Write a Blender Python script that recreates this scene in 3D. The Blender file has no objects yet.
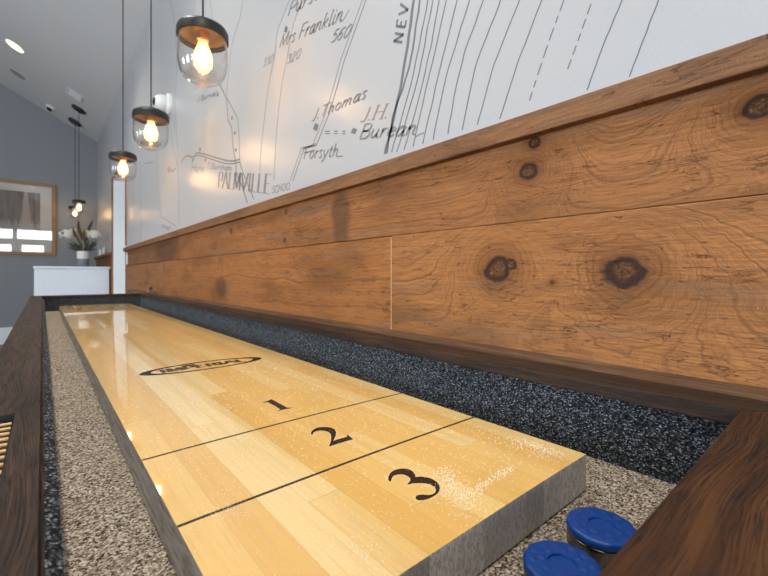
import bpy, bmesh, math, random
from mathutils import Vector, Matrix
random.seed(7)
C = bpy.context.scene.collection
R = math.radians
# ------------------------------------------------------------ camera numbers
CH = 1.04                       # lens height
FPX, PX0, PY0, YAW = 402.8, 384.0, 274.8, 0.7032
def sight(px, py):
    r = (px-PX0)/FPX; u = -(py-PY0)/FPX
    s, c = math.sin(YAW), math.cos(YAW)
    return Vector((r*c+s, -r*s+c, u))
def on_wall(px, py, X=0.7):     # survey of the mural print: point of the right wall
    d = sight(px, py); return (d.y*X/d.x, CH + d.z*X/d.x)
def on_board(px, py, z=0.839):
    d = sight(px, py); k = (z-CH)/d.z; return (d.x*k, d.y*k)

# ------------------------------------------------------------ node helpers
class N:
    def __init__(s, name):
        s.m = bpy.data.materials.new(name); s.m.use_nodes = True
        s.t = s.m.node_tree; s.n = s.t.nodes; s.l = s.t.links
        s.b = s.n['Principled BSDF']; s.out = s.n['Material Output']
    def new(s, typ, **kw):
        n = s.n.new(typ)
        for k, v in kw.items(): setattr(n, k, v)
        return n
    def put(s, sock, v):
        if v is None: return
        if isinstance(v, bpy.types.NodeSocket): s.l.new(v, sock)
        else:
            if isinstance(v, (tuple, list)) and len(v) == 3 and sock.type == 'RGBA': v = (*v, 1)
            sock.default_value = v
    def math(s, op, a, b=None, c=None, clamp=False):
        n = s.new('ShaderNodeMath', operation=op, use_clamp=clamp)
        s.put(n.inputs[0], a); s.put(n.inputs[1], b)
        if c is not None: s.put(n.inputs[2], c)
        return n.outputs[0]
    def obj(s): return s.new('ShaderNodeTexCoord').outputs['Object']
    def sep(s, v):
        n = s.new('ShaderNodeSeparateXYZ'); s.put(n.inputs[0], v); return n.outputs
    def comb(s, x, y, z=0.0):
        n = s.new('ShaderNodeCombineXYZ')
        for i, v in enumerate((x, y, z)): s.put(n.inputs[i], v)
        return n.outputs[0]
    def map(s, v, sc=(1,1,1), loc=(0,0,0)):
        n = s.new('ShaderNodeMapping'); s.put(n.inputs['Vector'], v)
        n.inputs['Scale'].default_value = sc; n.inputs['Location'].default_value = loc
        return n.outputs[0]
    def noise(s, v, scale=5, detail=3, rough=.55, dist=0.0):
        n = s.new('ShaderNodeTexNoise'); s.put(n.inputs['Vector'], v)
        n.inputs['Scale'].default_value = scale; n.inputs['Detail'].default_value = detail
        n.inputs['Roughness'].default_value = rough; n.inputs['Distortion'].default_value = dist
        return n.outputs['Fac']
    def noise1(s, w, scale=1, detail=2):
        n = s.new('ShaderNodeTexNoise', noise_dimensions='1D'); s.put(n.inputs['W'], w)
        n.inputs['Scale'].default_value = scale; n.inputs['Detail'].default_value = detail
        return n.outputs['Fac']
    def white(s, v):
        n = s.new('ShaderNodeTexWhiteNoise'); s.put(n.inputs['Vector'], v); return n.outputs['Value']
    def voro(s, v, scale, out='Color', feature='F1'):
        n = s.new('ShaderNodeTexVoronoi', feature=feature); s.put(n.inputs['Vector'], v)
        n.inputs['Scale'].default_value = scale; return n.outputs[out]
    def ramp(s, f, stops, interp='LINEAR'):
        n = s.new('ShaderNodeValToRGB'); s.put(n.inputs[0], f); e = n.color_ramp; e.interpolation = interp
        while len(e.elements) < len(stops): e.elements.new(.5)
        for el, (p, c) in zip(e.elements, stops):
            el.position = p
            el.color = (c, c, c, 1) if isinstance(c, (int, float)) else (*c, 1)
        return n.outputs[0]
    def mix(s, f, a, b, mode='MIX'):
        n = s.new('ShaderNodeMix', data_type='RGBA', blend_type=mode)
        s.put(n.inputs[0], f); s.put(n.inputs[6], a); s.put(n.inputs[7], b); return n.outputs[2]
    def smooth(s, v, lo, hi, a=0.0, b=1.0):
        n = s.new('ShaderNodeMapRange', interpolation_type='SMOOTHSTEP'); s.put(n.inputs[0], v)
        for i, x in enumerate((lo, hi, a, b)): n.inputs[i+1].default_value = x
        return n.outputs[0]
    def bump(s, h, strength=.3, dist=.001, prev=None):
        n = s.new('ShaderNodeBump'); n.inputs['Strength'].default_value = strength
        n.inputs['Distance'].default_value = dist; s.put(n.inputs['Height'], h)
        if prev is not None: s.put(n.inputs['Normal'], prev)
        return n.outputs[0]
    def set(s, col=None, rough=None, metal=None, normal=None, spec=None, **kw):
        for k, v in (('Base Color', col), ('Roughness', rough), ('Metallic', metal), ('Normal', normal), ('Specular IOR Level', spec)):
            if v is not None: s.put(s.b.inputs[k], v)
        for k, v in kw.items(): s.put(s.b.inputs[k.replace('_', ' ')], v)
        return s.m

def lin(r, g, b):
    f = lambda v: (v/255/12.92) if v/255 <= .04045 else ((v/255+.055)/1.055)**2.4
    return (f(r), f(g), f(b))

def plain(name, col, rough=.6, metal=0.0, bump=0.0, scale=60, spec=None, var=.06):
    n = N(name); o = n.obj(); f = n.noise(o, scale, 4)
    c2 = tuple(max(0, v*(1-var*2)) for v in col)
    n.set(n.mix(f, c2, col), rough, metal, spec=spec)
    if bump: n.set(normal=n.bump(n.noise(o, scale*3, 4), bump, .001))
    return n.m

def glass(name, tint=(1, 1, 1), amount=1.0, rough=.0, ior=1.5):
    n = N(name); n.n.remove(n.b)
    tr = n.new('ShaderNodeBsdfTransparent'); tr.inputs[0].default_value = (*tint, 1)
    gl = n.new('ShaderNodeBsdfGlossy'); gl.inputs['Roughness'].default_value = rough
    lw = n.new('ShaderNodeLayerWeight'); lw.inputs[0].default_value = .5
    f0 = ((ior-1)/(ior+1))**2; fz = n.math('ADD', f0, n.math('MULTIPLY', 1-f0, n.math('POWER', lw.outputs['Facing'], 5)))
    mx = n.new('ShaderNodeMixShader')
    n.l.new(n.math('MULTIPLY', fz, amount, clamp=True), mx.inputs[0])
    n.l.new(tr.outputs[0], mx.inputs[1]); n.l.new(gl.outputs[0], mx.inputs[2])
    n.l.new(mx.outputs[0], n.out.inputs[0]); return n.m

def emit(name, col, strength):
    n = N(name); n.set((0, 0, 0), .5)
    n.b.inputs['Emission Color'].default_value = (*col, 1); n.b.inputs['Emission Strength'].default_value = strength
    return n.m

# ------------------------------------------------------------ wood shaders
def rough_plank(name, seed, knots=(), light=(176, 114, 58), dark=(112, 66, 32), grey=.35, cracks=()):
    """rough sawn pine, grain along Y, width along Z; knots = (y, z, radius)"""
    n = N(name); o = n.obj(); x, y, z = n.sep(o)
    p = n.comb(y, z, seed*3.7)
    warp = n.noise(n.map(p, (1.3, 5, 1)), 1.0, 3)
    warp2 = n.noise(n.map(p, (14, 40, 1)), 1.0, 3)
    F = n.math('ADD', n.math('MULTIPLY', z, 24.0), n.math('MULTIPLY', warp, 3.2))
    F = n.math('ADD', F, n.math('MULTIPLY', warp2, .30))
    kn = None; halo = None; core = None; QS = []
    for (ky, kz, kr) in knots:
        dy = n.math('MULTIPLY', n.math('SUBTRACT', y, ky), .9); dz = n.math('SUBTRACT', z, kz)
        d = n.math('SQRT', n.math('ADD', n.math('MULTIPLY', dy, dy), n.math('MULTIPLY', dz, dz)))
        d = n.math('ADD', d, n.math('MULTIPLY', n.math('SUBTRACT', n.noise(p, 34, 2), .5), kr*.9))
        q = n.math('DIVIDE', d, kr)
        if kr > .012: QS.append(q)
        w = n.math('POWER', 2.718, n.math('MULTIPLY', q, -.55))
        F = n.mix(w, F, n.math('MULTIPLY', q, .85)) if False else n.math('ADD', n.math('MULTIPLY', F, n.math('SUBTRACT', 1.0, w)), n.math('MULTIPLY', n.math('MULTIPLY', q, 1.9), w))
        k = n.smooth(q, .85, 1.12, 1, 0)
        kn = k if kn is None else n.math('MAXIMUM', kn, k)
        c = n.smooth(q, .38, .72, 1, 0)
        core = c if core is None else n.math('MAXIMUM', core, c)
        h = n.smooth(q, 1.0, 2.6, 1, 0)
        halo = h if halo is None else n.math('MAXIMUM', halo, h)
    bands = n.noise1(F, 5.0, 4)
    fine = n.noise(n.map(p, (18, 420, 1)), 1.0, 4, .7)
    saw = n.noise(n.map(p, (330, 60, 1)), 1.0, 4, .8)
    blot = n.noise(n.map(p, (2.2, 7, 1)), 1.3, 4)
    L, D = lin(*light), lin(*dark)
    mid = tuple((a*.62+b*.38) for a, b in zip(L, D))
    mid2 = tuple((a*.3+b*.7) for a, b in zip(L, D))
    col = n.ramp(bands, [(.28, mid2), (.42, mid), (.56, L), (.74, mid)])
    col = n.mix(n.math('MULTIPLY', n.smooth(fine, .40, .62), .5), col, D)
    col = n.mix(n.math('MULTIPLY', n.smooth(saw, .5, .72), .10), col, lin(205, 150, 92))
    col = n.mix(n.math('MULTIPLY', n.smooth(blot, .45, .72), .8), col, tuple(v*.55 for v in mid))
    greyf = n.math('MULTIPLY', n.smooth(n.noise(n.map(p, (1.1, 16, 1), (3, seed, 0)), 1.6, 4), .52, .72), grey)
    col = n.mix(greyf, col, lin(112, 98, 84))
    # little checks and dents
    chk = n.noise(n.map(p, (26, 150, 1)), 1.0, 5, .7, .8)
    chkf = n.math('MAXIMUM', n.smooth(chk, .62, .66), n.math('MULTIPLY', n.smooth(n.math('ABSOLUTE', n.math('SUBTRACT', n.noise(n.map(p, (9, 60, 1), (7, 1, 0)), 1.0, 3, .6, .6), .5)), .004, .010, 1, 0), n.smooth(n.noise(n.map(p, (8, 14, 1), (1, 5, 0)), 1.0, 2), .52, .60)))
    col = n.mix(n.math('MULTIPLY', chkf, .55), col, lin(48, 26, 12))
    spk = n.smooth(n.noise(p, 330, 2), .66, .74)
    col = n.mix(n.math('MULTIPLY', spk, .55), col, lin(214, 160, 100))
    for (cy, cz, sy, sz) in cracks:      # dark stained patches
        a = n.math('DIVIDE', n.math('SUBTRACT', y, cy), sy); b = n.math('DIVIDE', n.math('SUBTRACT', z, cz), sz)
        d = n.math('SQRT', n.math('ADD', n.math('MULTIPLY', a, a), n.math('MULTIPLY', b, b)))
        d = n.math('ADD', d, n.math('MULTIPLY', n.math('SUBTRACT', blot, .5), 1.4))
        col = n.mix(n.math('MULTIPLY', n.smooth(d, .5, 1.15, 1, 0), .62), col, lin(66, 44, 28))
    if QS:
        far = None
        for qq in QS:
            g_ = n.smooth(qq, 1.0, 4.2, 1, 0); r_ = n.math('MULTIPLY', n.smooth(n.math('SINE', n.math('MULTIPLY', n.math('ADD', qq, n.math('MULTIPLY', warp2, .5)), 15.0)), .1, .9), g_)
            far = r_ if far is None else n.math('MAXIMUM', far, r_)
        col = n.mix(n.math('MULTIPLY', far, .38), col, lin(84, 50, 26))
    hgt = n.math('ADD', n.math('MULTIPLY', fine, .5), n.math('MULTIPLY', saw, .25))
    hgt = n.math('ADD', hgt, n.math('MULTIPLY', bands, .5))
    hgt = n.math('SUBTRACT', hgt, n.math('MULTIPLY', chkf, .9))
    if kn is not None:
        col = n.mix(n.math('MULTIPLY', halo, .42), col, lin(104, 60, 28))
        kc = n.mix(core, lin(44, 25, 13), n.ramp(n.noise(p, 170, 4, .7), [(.36, lin(48, 28, 15)), (.55, lin(104, 66, 36)), (.7, lin(160, 112, 68))]))
        col = n.mix(n.math('MULTIPLY', kn, .93), col, kc)
        hgt = n.math('SUBTRACT', hgt, n.math('MULTIPLY', kn, n.noise(p, 170, 3)))
    n.set(col, .62, spec=.35, normal=n.bump(hgt, .95, .0020))
    return n.m

def dark_oak(name, along='Y', base=(50, 33, 22), deep=(26, 17, 12), hi=(74, 51, 34), rough=.5):
    n = N(name); o = n.obj(); x, y, z = n.sep(o)
    a, b = (y, x) if along == 'Y' else (x, y)
    b2 = n.math('ADD', b, z)
    p = n.comb(n.math('ADD', a, n.math('MULTIPLY', n.noise(o, 3, 2), .1)), n.math('ADD', b2, n.math('MULTIPLY', n.noise(n.comb(n.math('MULTIPLY', a, 5), n.math('MULTIPLY', b2, 8)), 1.0, 2), .03)))
    pores = n.noise(n.map(p, (13, 900, 1)), 1.0, 5, .7)
    fine = n.noise(n.map(p, (55, 1300, 1)), 1.0, 3, .6)
    broad = n.noise(n.map(p, (4, 60, 1)), 1.0, 4, .6, .6)
    col = n.ramp(broad, [(.3, lin(*deep)), (.5, lin(*base)), (.7, lin(*hi))])
    pf = n.math('MULTIPLY', n.smooth(pores, .52, .57), n.smooth(n.noise(n.map(p, (5, 45, 1)), 1.0, 2), .30, .5))
    ln = n.noise(n.map(p, (3.0, 110, 1)), 1.0, 3, .55, .3)
    lf = n.smooth(n.math('ABSOLUTE', n.math('SUBTRACT', ln, .5)), .004, .012, 1, 0)
    pf = n.math('MAXIMUM', n.math('MULTIPLY', pf, .8), n.math('MULTIPLY', lf, .5))
    col = n.mix(n.math('MULTIPLY', pf, .85), col, lin(20, 12, 8))
    col = n.mix(n.math('MULTIPLY', n.smooth(fine, .5, .66), .35), col, lin(*hi))
    h = n.math('SUBTRACT', n.math('MULTIPLY', fine, .25), pf)
    n.set(col, n.math('ADD', rough, n.math('MULTIPLY', pf, .25)), spec=.32, normal=n.bump(h, .9, .0014))
    return n.m

def maple_top():
    n = N('lacquered_maple'); o = n.obj(); x, y, z = n.sep(o)
    W, L = .0322, .62
    row = n.math('FLOOR', n.math('DIVIDE', n.math('SUBTRACT', x, .0815), W))
    rnd = n.white(n.comb(row, 3.1))
    yy = n.math('ADD', n.math('DIVIDE', y, L), n.math('MULTIPLY', rnd, 5.7))
    cellv = n.comb(row, n.math('FLOOR', yy), 9.3)
    tone = n.white(cellv)
    col = n.ramp(tone, [(0, lin(237, 188, 104)), (.35, lin(243, 199, 118)), (.8, lin(247, 210, 136)), (1, lin(251, 224, 162))])
    g = n.noise(n.comb(n.math('MULTIPLY', x, 60), n.math('MULTIPLY', y, 3), n.math('MULTIPLY', tone, 30)), 1.0, 4, .6, .3)
    col = n.mix(n.math('MULTIPLY', n.smooth(g, .45, .75), .35), col, lin(222, 164, 82))
    g2 = n.noise(n.comb(n.math('MULTIPLY', x, 500), n.math('MULTIPLY', y, 14), n.math('MULTIPLY', tone, 70)), 1.0, 3, .6)
    col = n.mix(n.math('MULTIPLY', n.smooth(g2, .5, .7), .16), col, lin(190, 128, 66))
    fx = n.math('FRACT', n.math('DIVIDE', n.math('SUBTRACT', x, .0815), W)); fy = n.math('FRACT', yy)
    seam = n.math('MAXIMUM', n.smooth(n.math('ABSOLUTE', n.math('SUBTRACT', fx, .5)), .484, .497), n.smooth(n.math('ABSOLUTE', n.math('SUBTRACT', fy, .5)), .4985, .4995))
    col = n.mix(n.math('MULTIPLY', seam, .28), col, lin(180, 116, 56))
    n.set(col, .28, spec=.5, Coat_Weight=1.0, Coat_Roughness=.022, Coat_IOR=1.5)
    bm_ = n.bump(n.noise(n.map(o, (9, 3, 1)), 1.5, 2), .05, .002)
    n.l.new(bm_, n.b.inputs['Coat Normal'])
    return n.m

def maple_side():
    n = N('bare_maple_edge'); o = n.obj(); x, y, z = n.sep(o)
    row = n.math('FLOOR', n.math('DIVIDE', n.math('SUBTRACT', x, .0815), .0322))
    t = n.white(n.comb(row, 5.5))
    col = n.ramp(t, [(0, lin(176, 171, 166)), (.5, lin(202, 197, 190)), (1, lin(232, 227, 220))])
    g = n.noise(n.map(o, (500, 14, 160)), 1.0, 4, .65, 1.2)
    g2 = n.noise(n.map(o, (220, 30, 900)), 1.0, 3)
    col = n.mix(n.math('MULTIPLY', n.smooth(g, .45, .6), .65), col, lin(134, 124, 114))
    col = n.mix(n.math('MULTIPLY', n.smooth(g2, .5, .7), .25), col, lin(214, 202, 184))
    n.set(col, .6, spec=.3, normal=n.bump(g, .35, .0006)); return n.m

def speckle_carpet():
    n = N('speckled_gutter_carpet'); o = n.obj()
    c = n.voro(o, 560, 'Color'); v = n.sep(c)[0]
    col = n.ramp(v, [(0, lin(34, 28, 25)), (.2, lin(82, 70, 60)), (.36, lin(134, 121, 106)), (.65, lin(172, 159, 142)), (1, lin(228, 218, 202))])
    big = n.noise(o, 22, 3)
    col = n.mix(n.smooth(big, .35, .7, 0, .2), col, lin(150, 130, 108))
    d = n.voro(o, 560, 'Distance')
    n.set(col, .95, spec=.1, normal=n.bump(n.math('SUBTRACT', v, d), .5, .0012)); return n.m

def dark_liner(name='charcoal_loop_liner'):
    n = N(name); o = n.obj(); x, y, z = n.sep(o)
    wob = n.math('MULTIPLY', n.noise(o, 160, 2), .006)
    q = n.comb(n.math('ADD', n.math('ADD', x, y), wob), n.math('MULTIPLY', z, 1.35), x)
    c = n.voro(q, 480, 'Color'); v = n.sep(c)[0]
    d = n.voro(q, 480, 'Distance')
    col = n.ramp(v, [(0, lin(22, 24, 27)), (.4, lin(62, 67, 73)), (.75, lin(112, 120, 128)), (1, lin(190, 198, 206))])
    col = n.mix(n.smooth(d, .3, .7), col, lin(10, 11, 14))
    n.set(col, .85, spec=.3, normal=n.bump(n.math('SUBTRACT', n.math('MULTIPLY', v, .4), d), 1.0, .0022)); return n.m

def mural_paper():
    n = N('printed_mural_paper'); o = n.obj()
    f = n.noise(o, 260, 2); b = n.noise(o, .6, 2)
    col = n.mix(f, lin(170, 169, 169), lin(182, 181, 181))
    col = n.mix(n.smooth(b, .4, .7, 0, .25), col, lin(174, 171, 168))
    n.set(col, .33, spec=.5, normal=n.bump(n.noise(o, 500, 2), .05, .0006)); return n.m

def wood_tile_floor():
    n = N('grey_brown_plank_floor'); o = n.obj(); x, y, z = n.sep(o)
    row = n.math('FLOOR', n.math('DIVIDE', x, .15)); r = n.white(n.comb(row, 1.0))
    col_ = n.white(n.comb(row, n.math('FLOOR', n.math('ADD', n.math('DIVIDE', y, 1.2), r))))
    g = n.noise(n.map(o, (60, 4, 1)), 1.0, 4)
    c = n.mix(n.math('MULTIPLY', n.math('ADD', col_, g), .5), lin(60, 46, 38), lin(104, 84, 70))
    n.set(c, .4); return n.m

def art_print():
    """misty brown tree avenue with a pale path"""
    n = N('framed_landscape_print'); o = n.obj(); x, y, z = n.sep(o)
    u = n.math('SUBTRACT', x, -.17)
    trunks = n.noise(n.comb(n.math('MULTIPLY', x, 22), n.math('MULTIPLY', z, 1.4)), 1.0, 4)
    col = n.ramp(trunks, [(.3, lin(62, 50, 42)), (.5, lin(104, 88, 74)), (.75, lin(150, 134, 116))])
    wdt = n.math('MULTIPLY', n.math('SUBTRACT', 2.36, z), .10)
    glow = n.smooth(n.math('DIVIDE', n.math('ABSOLUTE', n.math('ADD', u, n.math('MULTIPLY', n.noise(o, 6, 3), .05))), n.math('ADD', wdt, .015)), .6, 1.3, 1, 0)
    col = n.mix(n.math('MULTIPLY', glow, .7), col, lin(176, 158, 136))
    snow = n.smooth(n.math('ADD', z, n.math('MULTIPLY', n.noise(n.comb(n.math('MULTIPLY', x, 30), z), 1.0, 3), .25)), 1.90, 2.02, 1, 0)
    col = n.mix(n.math('MULTIPLY', snow, .55), col, lin(176, 168, 160))
    n.set(col, .7); return n.m

M = {}
M['maple'] = maple_top(); M['maple_side'] = maple_side()
M['carpet'] = speckle_carpet(); M['liner'] = dark_liner(); M['paper'] = mural_paper()
M['rail'] = dark_oak('walnut_stained_oak'); M['rail_x'] = dark_oak('walnut_stained_oak_end', 'X', (66, 38, 19), (42, 23, 11), (90, 56, 29), .55)
M['ledge'] = dark_oak('weathered_brown_ledge', 'Y', (112, 84, 60), (74, 52, 36), (140, 112, 84), .6)
M['ink'] = plain('grey_map_ink', lin(104, 106, 109), .5); M['ink_faint'] = plain('faint_map_ink', lin(142, 140, 140), .5)
M['ink_warm'] = plain('warm_map_ink', lin(150, 124, 114), .5); M['ink_text'] = plain('grey_lettering_ink', lin(122, 120, 119), .5)
M['decal'] = plain('dark_brown_decal', lin(44, 28, 22), .25); M['decal_halo'] = plain('decal_cream_edge', lin(246, 222, 172), .25)
M['line'] = plain('black_inlay_line', lin(8, 7, 6), .5)
M['black'] = plain('black_painted_metal', lin(18, 20, 21), .45); M['cord'] = plain('black_cord', lin(26, 26, 26), .7)
M['brass'] = plain('brushed_brass', lin(206, 158, 88), .28, 1.0)
M['steel'] = plain('brushed_steel', lin(150, 148, 146), .3, 1.0)
M['puck_steel'] = plain('dark_chromed_steel', lin(120, 116, 112), .22, 1.0)
M['blue'] = plain('blue_moulded_plastic', lin(2, 66, 146), .36, 0, .12, 300, .4)
M['white'] = plain('white_painted_wood', lin(228, 233, 240), .5); M['white_trim'] = plain('white_trim_paint', lin(238, 240, 242), .5)
M['grey_wall'] = plain('grey_wall_paint', lin(140, 144, 147), .85, 0, .1, 120); M['ceiling'] = plain('pale_ceiling_paint', lin(210, 209, 206), .9, 0, .1, 120)
M['cream_wall'] = plain('pale_wall_paint', lin(206, 204, 200), .85)
M['floor'] = wood_tile_floor(); M['oak_frame'] = rough_plank('light_oak_frame', 9, (), (176, 140, 100), (134, 100, 66), 0)
M['mat'] = plain('ivory_mat_board', lin(198, 190, 180), .8); M['art'] = art_print()
M['pane'] = glass('clear_window_pane', (.96, .98, 1)); M['picture_glass'] = glass('picture_glass', (1, 1, 1), 2.2)
M['shade'] = glass('clear_blown_glass', (.98, .97, .955), 2.2, .03, 1.5)
M['bulb'] = None
M['filament'] = emit('glowing_filament', (1.0, .62, .28), 330)
M['downlight'] = emit('warm_downlight_disc', (1.0, .78, .46), 3.0)
M['plastic'] = plain('white_plastic', lin(226, 226, 224), .4); M['grille'] = plain('grey_speaker_grille', lin(150, 150, 150), .7)
M['dome'] = plain('black_dome_plastic', lin(14, 14, 16), .15)
M['salt'] = plain('white_silicone_powder', lin(250, 248, 240), .6)
M['vase_grey'] = plain('grey_glazed_ceramic', lin(112, 120, 124), .35); M['vase_white'] = plain('white_glazed_ceramic', lin(226, 222, 216), .4)
M['petal'] = plain('cream_petals', lin(226, 214, 200), .7); M['leaf'] = plain('dark_green_leaf', lin(58, 66, 56), .6)
M['plume'] = plain('brown_dried_plume', lin(96, 66, 44), .9); M['stem'] = plain('dried_stem', lin(130, 106, 72), .8)
M['slat'] = plain('golden_scoring_bead', lin(206, 156, 92), .4); M['slot'] = plain('dark_scorer_tray', lin(30, 17, 10), .6)
M['concrete'] = plain('grey_pavement', lin(150, 150, 148), .9)
def bulb_mat():
    n = N('amber_bulb_glass'); n.n.remove(n.b)
    tr = n.new('ShaderNodeBsdfTransparent'); tr.inputs[0].default_value = (1, .92, .78, 1)
    em = n.new('ShaderNodeEmission'); em.inputs[0].default_value = (1, .62, .24, 1); em.inputs[1].default_value = 5
    mx = n.new('ShaderNodeMixShader'); mx.inputs[0].default_value = .5
    n.l.new(tr.outputs[0], mx.inputs[1]); n.l.new(em.outputs[0], mx.inputs[2]); n.l.new(mx.outputs[0], n.out.inputs[0]); return n.m
M['bulb'] = bulb_mat()
SEAMY = .786
M['plank_low_near'] = rough_plank('rough_pine_plank_knotty', 1, [(.466, 1.050, .0270), (.236, 1.045, .0275), (.434, 1.060, .012), (.352, 1.027, .0035)], (174, 114, 61), (106, 66, 34), .3)
M['plank_top'] = rough_plank('rough_pine_plank_upper', 2, [(.399, 1.233, .0165), (.386, 1.284, .0115), (.079, 1.252, .016), (1.95, 1.25, .010), (1.38, 1.275, .008), (1.39, 1.17, .008)], (164, 106, 56), (98, 61, 32), .45, [(1.02, 1.20, .055, .13)])
M['plank_low_far'] = rough_plank('rough_pine_plank_plain', 3, [], (172, 110, 56), (106, 65, 33), .35, [(2.1, .97, .12, .07)])
M['plank_top_far'] = rough_plank('rough_pine_plank_upper_far', 4, [], (146, 92, 48), (88, 55, 29), .4, [(3.3, 1.22, .4, .1)])
M['plank_far'] = rough_plank('rough_pine_plank_distant', 5, [], (168, 110, 58), (108, 67, 34), .2)
M['cap'] = rough_plank('rough_pine_cap', 6, [], (142, 97, 60), (96, 65, 41), .35)

# ------------------------------------------------------------ mesh helpers
def link(name, bm, mats, parent=None, smooth=False, bevel=0.0):
    bmesh.ops.recalc_face_normals(bm, faces=bm.faces)
    me = bpy.data.meshes.new(name); bm.to_mesh(me); bm.free()
    for m in (mats if isinstance(mats, (list, tuple)) else [mats]): me.materials.append(m)
    if smooth:
        for p in me.polygons: p.use_smooth = True
        if hasattr(me, 'set_sharp_from_angle'): me.set_sharp_from_angle(angle=R(38))
    o = bpy.data.objects.new(name, me); C.objects.link(o)
    if parent is not None:
        o.parent = parent
        o.location = -Vector(parent.get('_at', (0, 0, 0))) if '_at' in parent.keys() else (0, 0, 0)
    if bevel:
        b = o.modifiers.new('bevel', 'BEVEL'); b.width = bevel; b.segments = 2; b.limit_method = 'ANGLE'; b.angle_limit = R(40)
    return o
def thing(name, loc, label, cat, group=None, rot=(0, 0, 0)):
    o = bpy.data.objects.new(name, None); C.objects.link(o); o.location = loc; o.rotation_euler = rot
    o.empty_display_size = .05
    o['label'] = label; o['category'] = cat
    if group: o['group'] = group
    return o
def tag(o, label, cat, group=None, kind=None):
    o['label'] = label; o['category'] = cat
    if group: o['group'] = group
    if kind: o['kind'] = kind
    return o
def struct(name, bm, mats, parent=None, **k):
    o = link(name, bm, mats, parent, **k)
    if parent is None: o['kind'] = 'structure'
    return o
def box(bm, x0, x1, y0, y1, z0, z1, mi=0):
    v = [bm.verts.new((x, y, z)) for x in (x0, x1) for y in (y0, y1) for z in (z0, z1)]
    fs = [(0, 1, 3, 2), (4, 6, 7, 5), (0, 4, 5, 1), (2, 3, 7, 6), (0, 2, 6, 4), (1, 5, 7, 3)]
    out = []
    for f in fs:
        g = bm.faces.new([v[i] for i in f]); g.material_index = mi; out.append(g)
    return out
def B(*a): bm = bmesh.new(); box(bm, *a); return bm
def lathe(bm, prof, seg=32, cx=0, cy=0, cz=0, mi=0, wav=None, closed=False):
    rings = []
    for (r, z) in prof:
        if r < 1e-6: rings.append([bm.verts.new((cx, cy, cz+z))]); continue
        ring = []
        for i in range(seg):
            a = 2*math.pi*i/seg; rr = r*(wav(a) if wav else 1)
            ring.append(bm.verts.new((cx+rr*math.cos(a), cy+rr*math.sin(a), cz+z)))
        rings.append(ring)
    pairs = list(zip(rings, rings[1:]))
    if closed: pairs.append((rings[-1], rings[0]))
    for A, Bq in pairs:
        for i in range(seg):
            j = (i+1) % seg
            try:
                if len(A) == 1 and len(Bq) == 1: continue
                if len(A) == 1: f = bm.faces.new((A[0], Bq[i], Bq[j]))
                elif len(Bq) == 1: f = bm.faces.new((A[i], Bq[0], A[j]))
                else: f = bm.faces.new((A[i], Bq[i], Bq[j], A[j]))
                f.material_index = mi
            except ValueError: pass
def tube(bm, pts, r, seg=8, mi=0, rs=None):
    pts = [Vector(p) for p in pts]; rings = []
    for k, p in enumerate(pts):
        d = (pts[min(k+1, len(pts)-1)]-pts[max(k-1, 0)]).normalized()
        u = d.cross(Vector((0, 0, 1)) if abs(d.z) < .9 else Vector((1, 0, 0))).normalized(); v = d.cross(u)
        rr = rs[k] if rs else r
        rings.append([bm.verts.new(p+rr*(math.cos(2*math.pi*i/seg)*u+math.sin(2*math.pi*i/seg)*v)) for i in range(seg)])
    for A, Bq in zip(rings, rings[1:]):
        for i in range(seg):
            f = bm.faces.new((A[i], A[(i+1) % seg], Bq[(i+1) % seg], Bq[i])); f.material_index = mi
    for ring in (rings[0], rings[-1]):
        try: bm.faces.new(ring)
        except ValueError: pass
def prism(bm, pts, z0, z1, put):
    """outline pts (2D) extruded between z0 and z1; put(a, b, h) gives 3D"""
    lo = [bm.verts.new(put(a, b, z0)) for a, b in pts]; hi = [bm.verts.new(put(a, b, z1)) for a, b in pts]
    n = len(pts)
    f1 = bm.faces.new(hi); f2 = bm.faces.new(lo[::-1])
    for i in range(n): bm.faces.new((lo[i], lo[(i+1) % n], hi[(i+1) % n], hi[i]))
    bmesh.ops.triangulate(bm, faces=[f1, f2])
def catmull(pts, n=6):
    if len(pts) < 3: return pts
    P = [pts[0]]+list(pts)+[pts[-1]]; out = []
    for i in range(1, len(P)-2):
        for k in range(n):
            t = k/n; q = []
            for a in range(2):
                p0, p1, p2, p3 = P[i-1][a], P[i][a], P[i+1][a], P[i+2][a]
                q.append(.5*((2*p1)+(-p0+p2)*t+(2*p0-5*p1+4*p2-p3)*t*t+(-p0+3*p1-3*p2+p3)*t**3))
            out.append(tuple(q))
    out.append(tuple(pts[-1])); return out
def ribbon(bm, pts, widths, put, z0, z1, mi=0):
    """closed ribbon solid along 2D pts"""
    n = len(pts); rows = []
    for i, p in enumerate(pts):
        a = pts[max(i-1, 0)]; b = pts[min(i+1, n-1)]
        dx, dy = b[0]-a[0], b[1]-a[1]; l = math.hypot(dx, dy) or 1
        nx, ny = -dy/l, dx/l; w = widths[i]/2
        L = (p[0]+nx*w, p[1]+ny*w); Rr = (p[0]-nx*w, p[1]-ny*w)
        rows.append([bm.verts.new(put(*L, z1)), bm.verts.new(put(*Rr, z1)), bm.verts.new(put(*Rr, z0)), bm.verts.new(put(*L, z0))])
    for A, Q in zip(rows, rows[1:]):
        for i in range(4):
            f = bm.faces.new((A[i], A[(i+1) % 4], Q[(i+1) % 4], Q[i])); f.material_index = mi
    for r_ in (rows[0], rows[-1]): bm.faces.new(r_).material_index = mi
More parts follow.
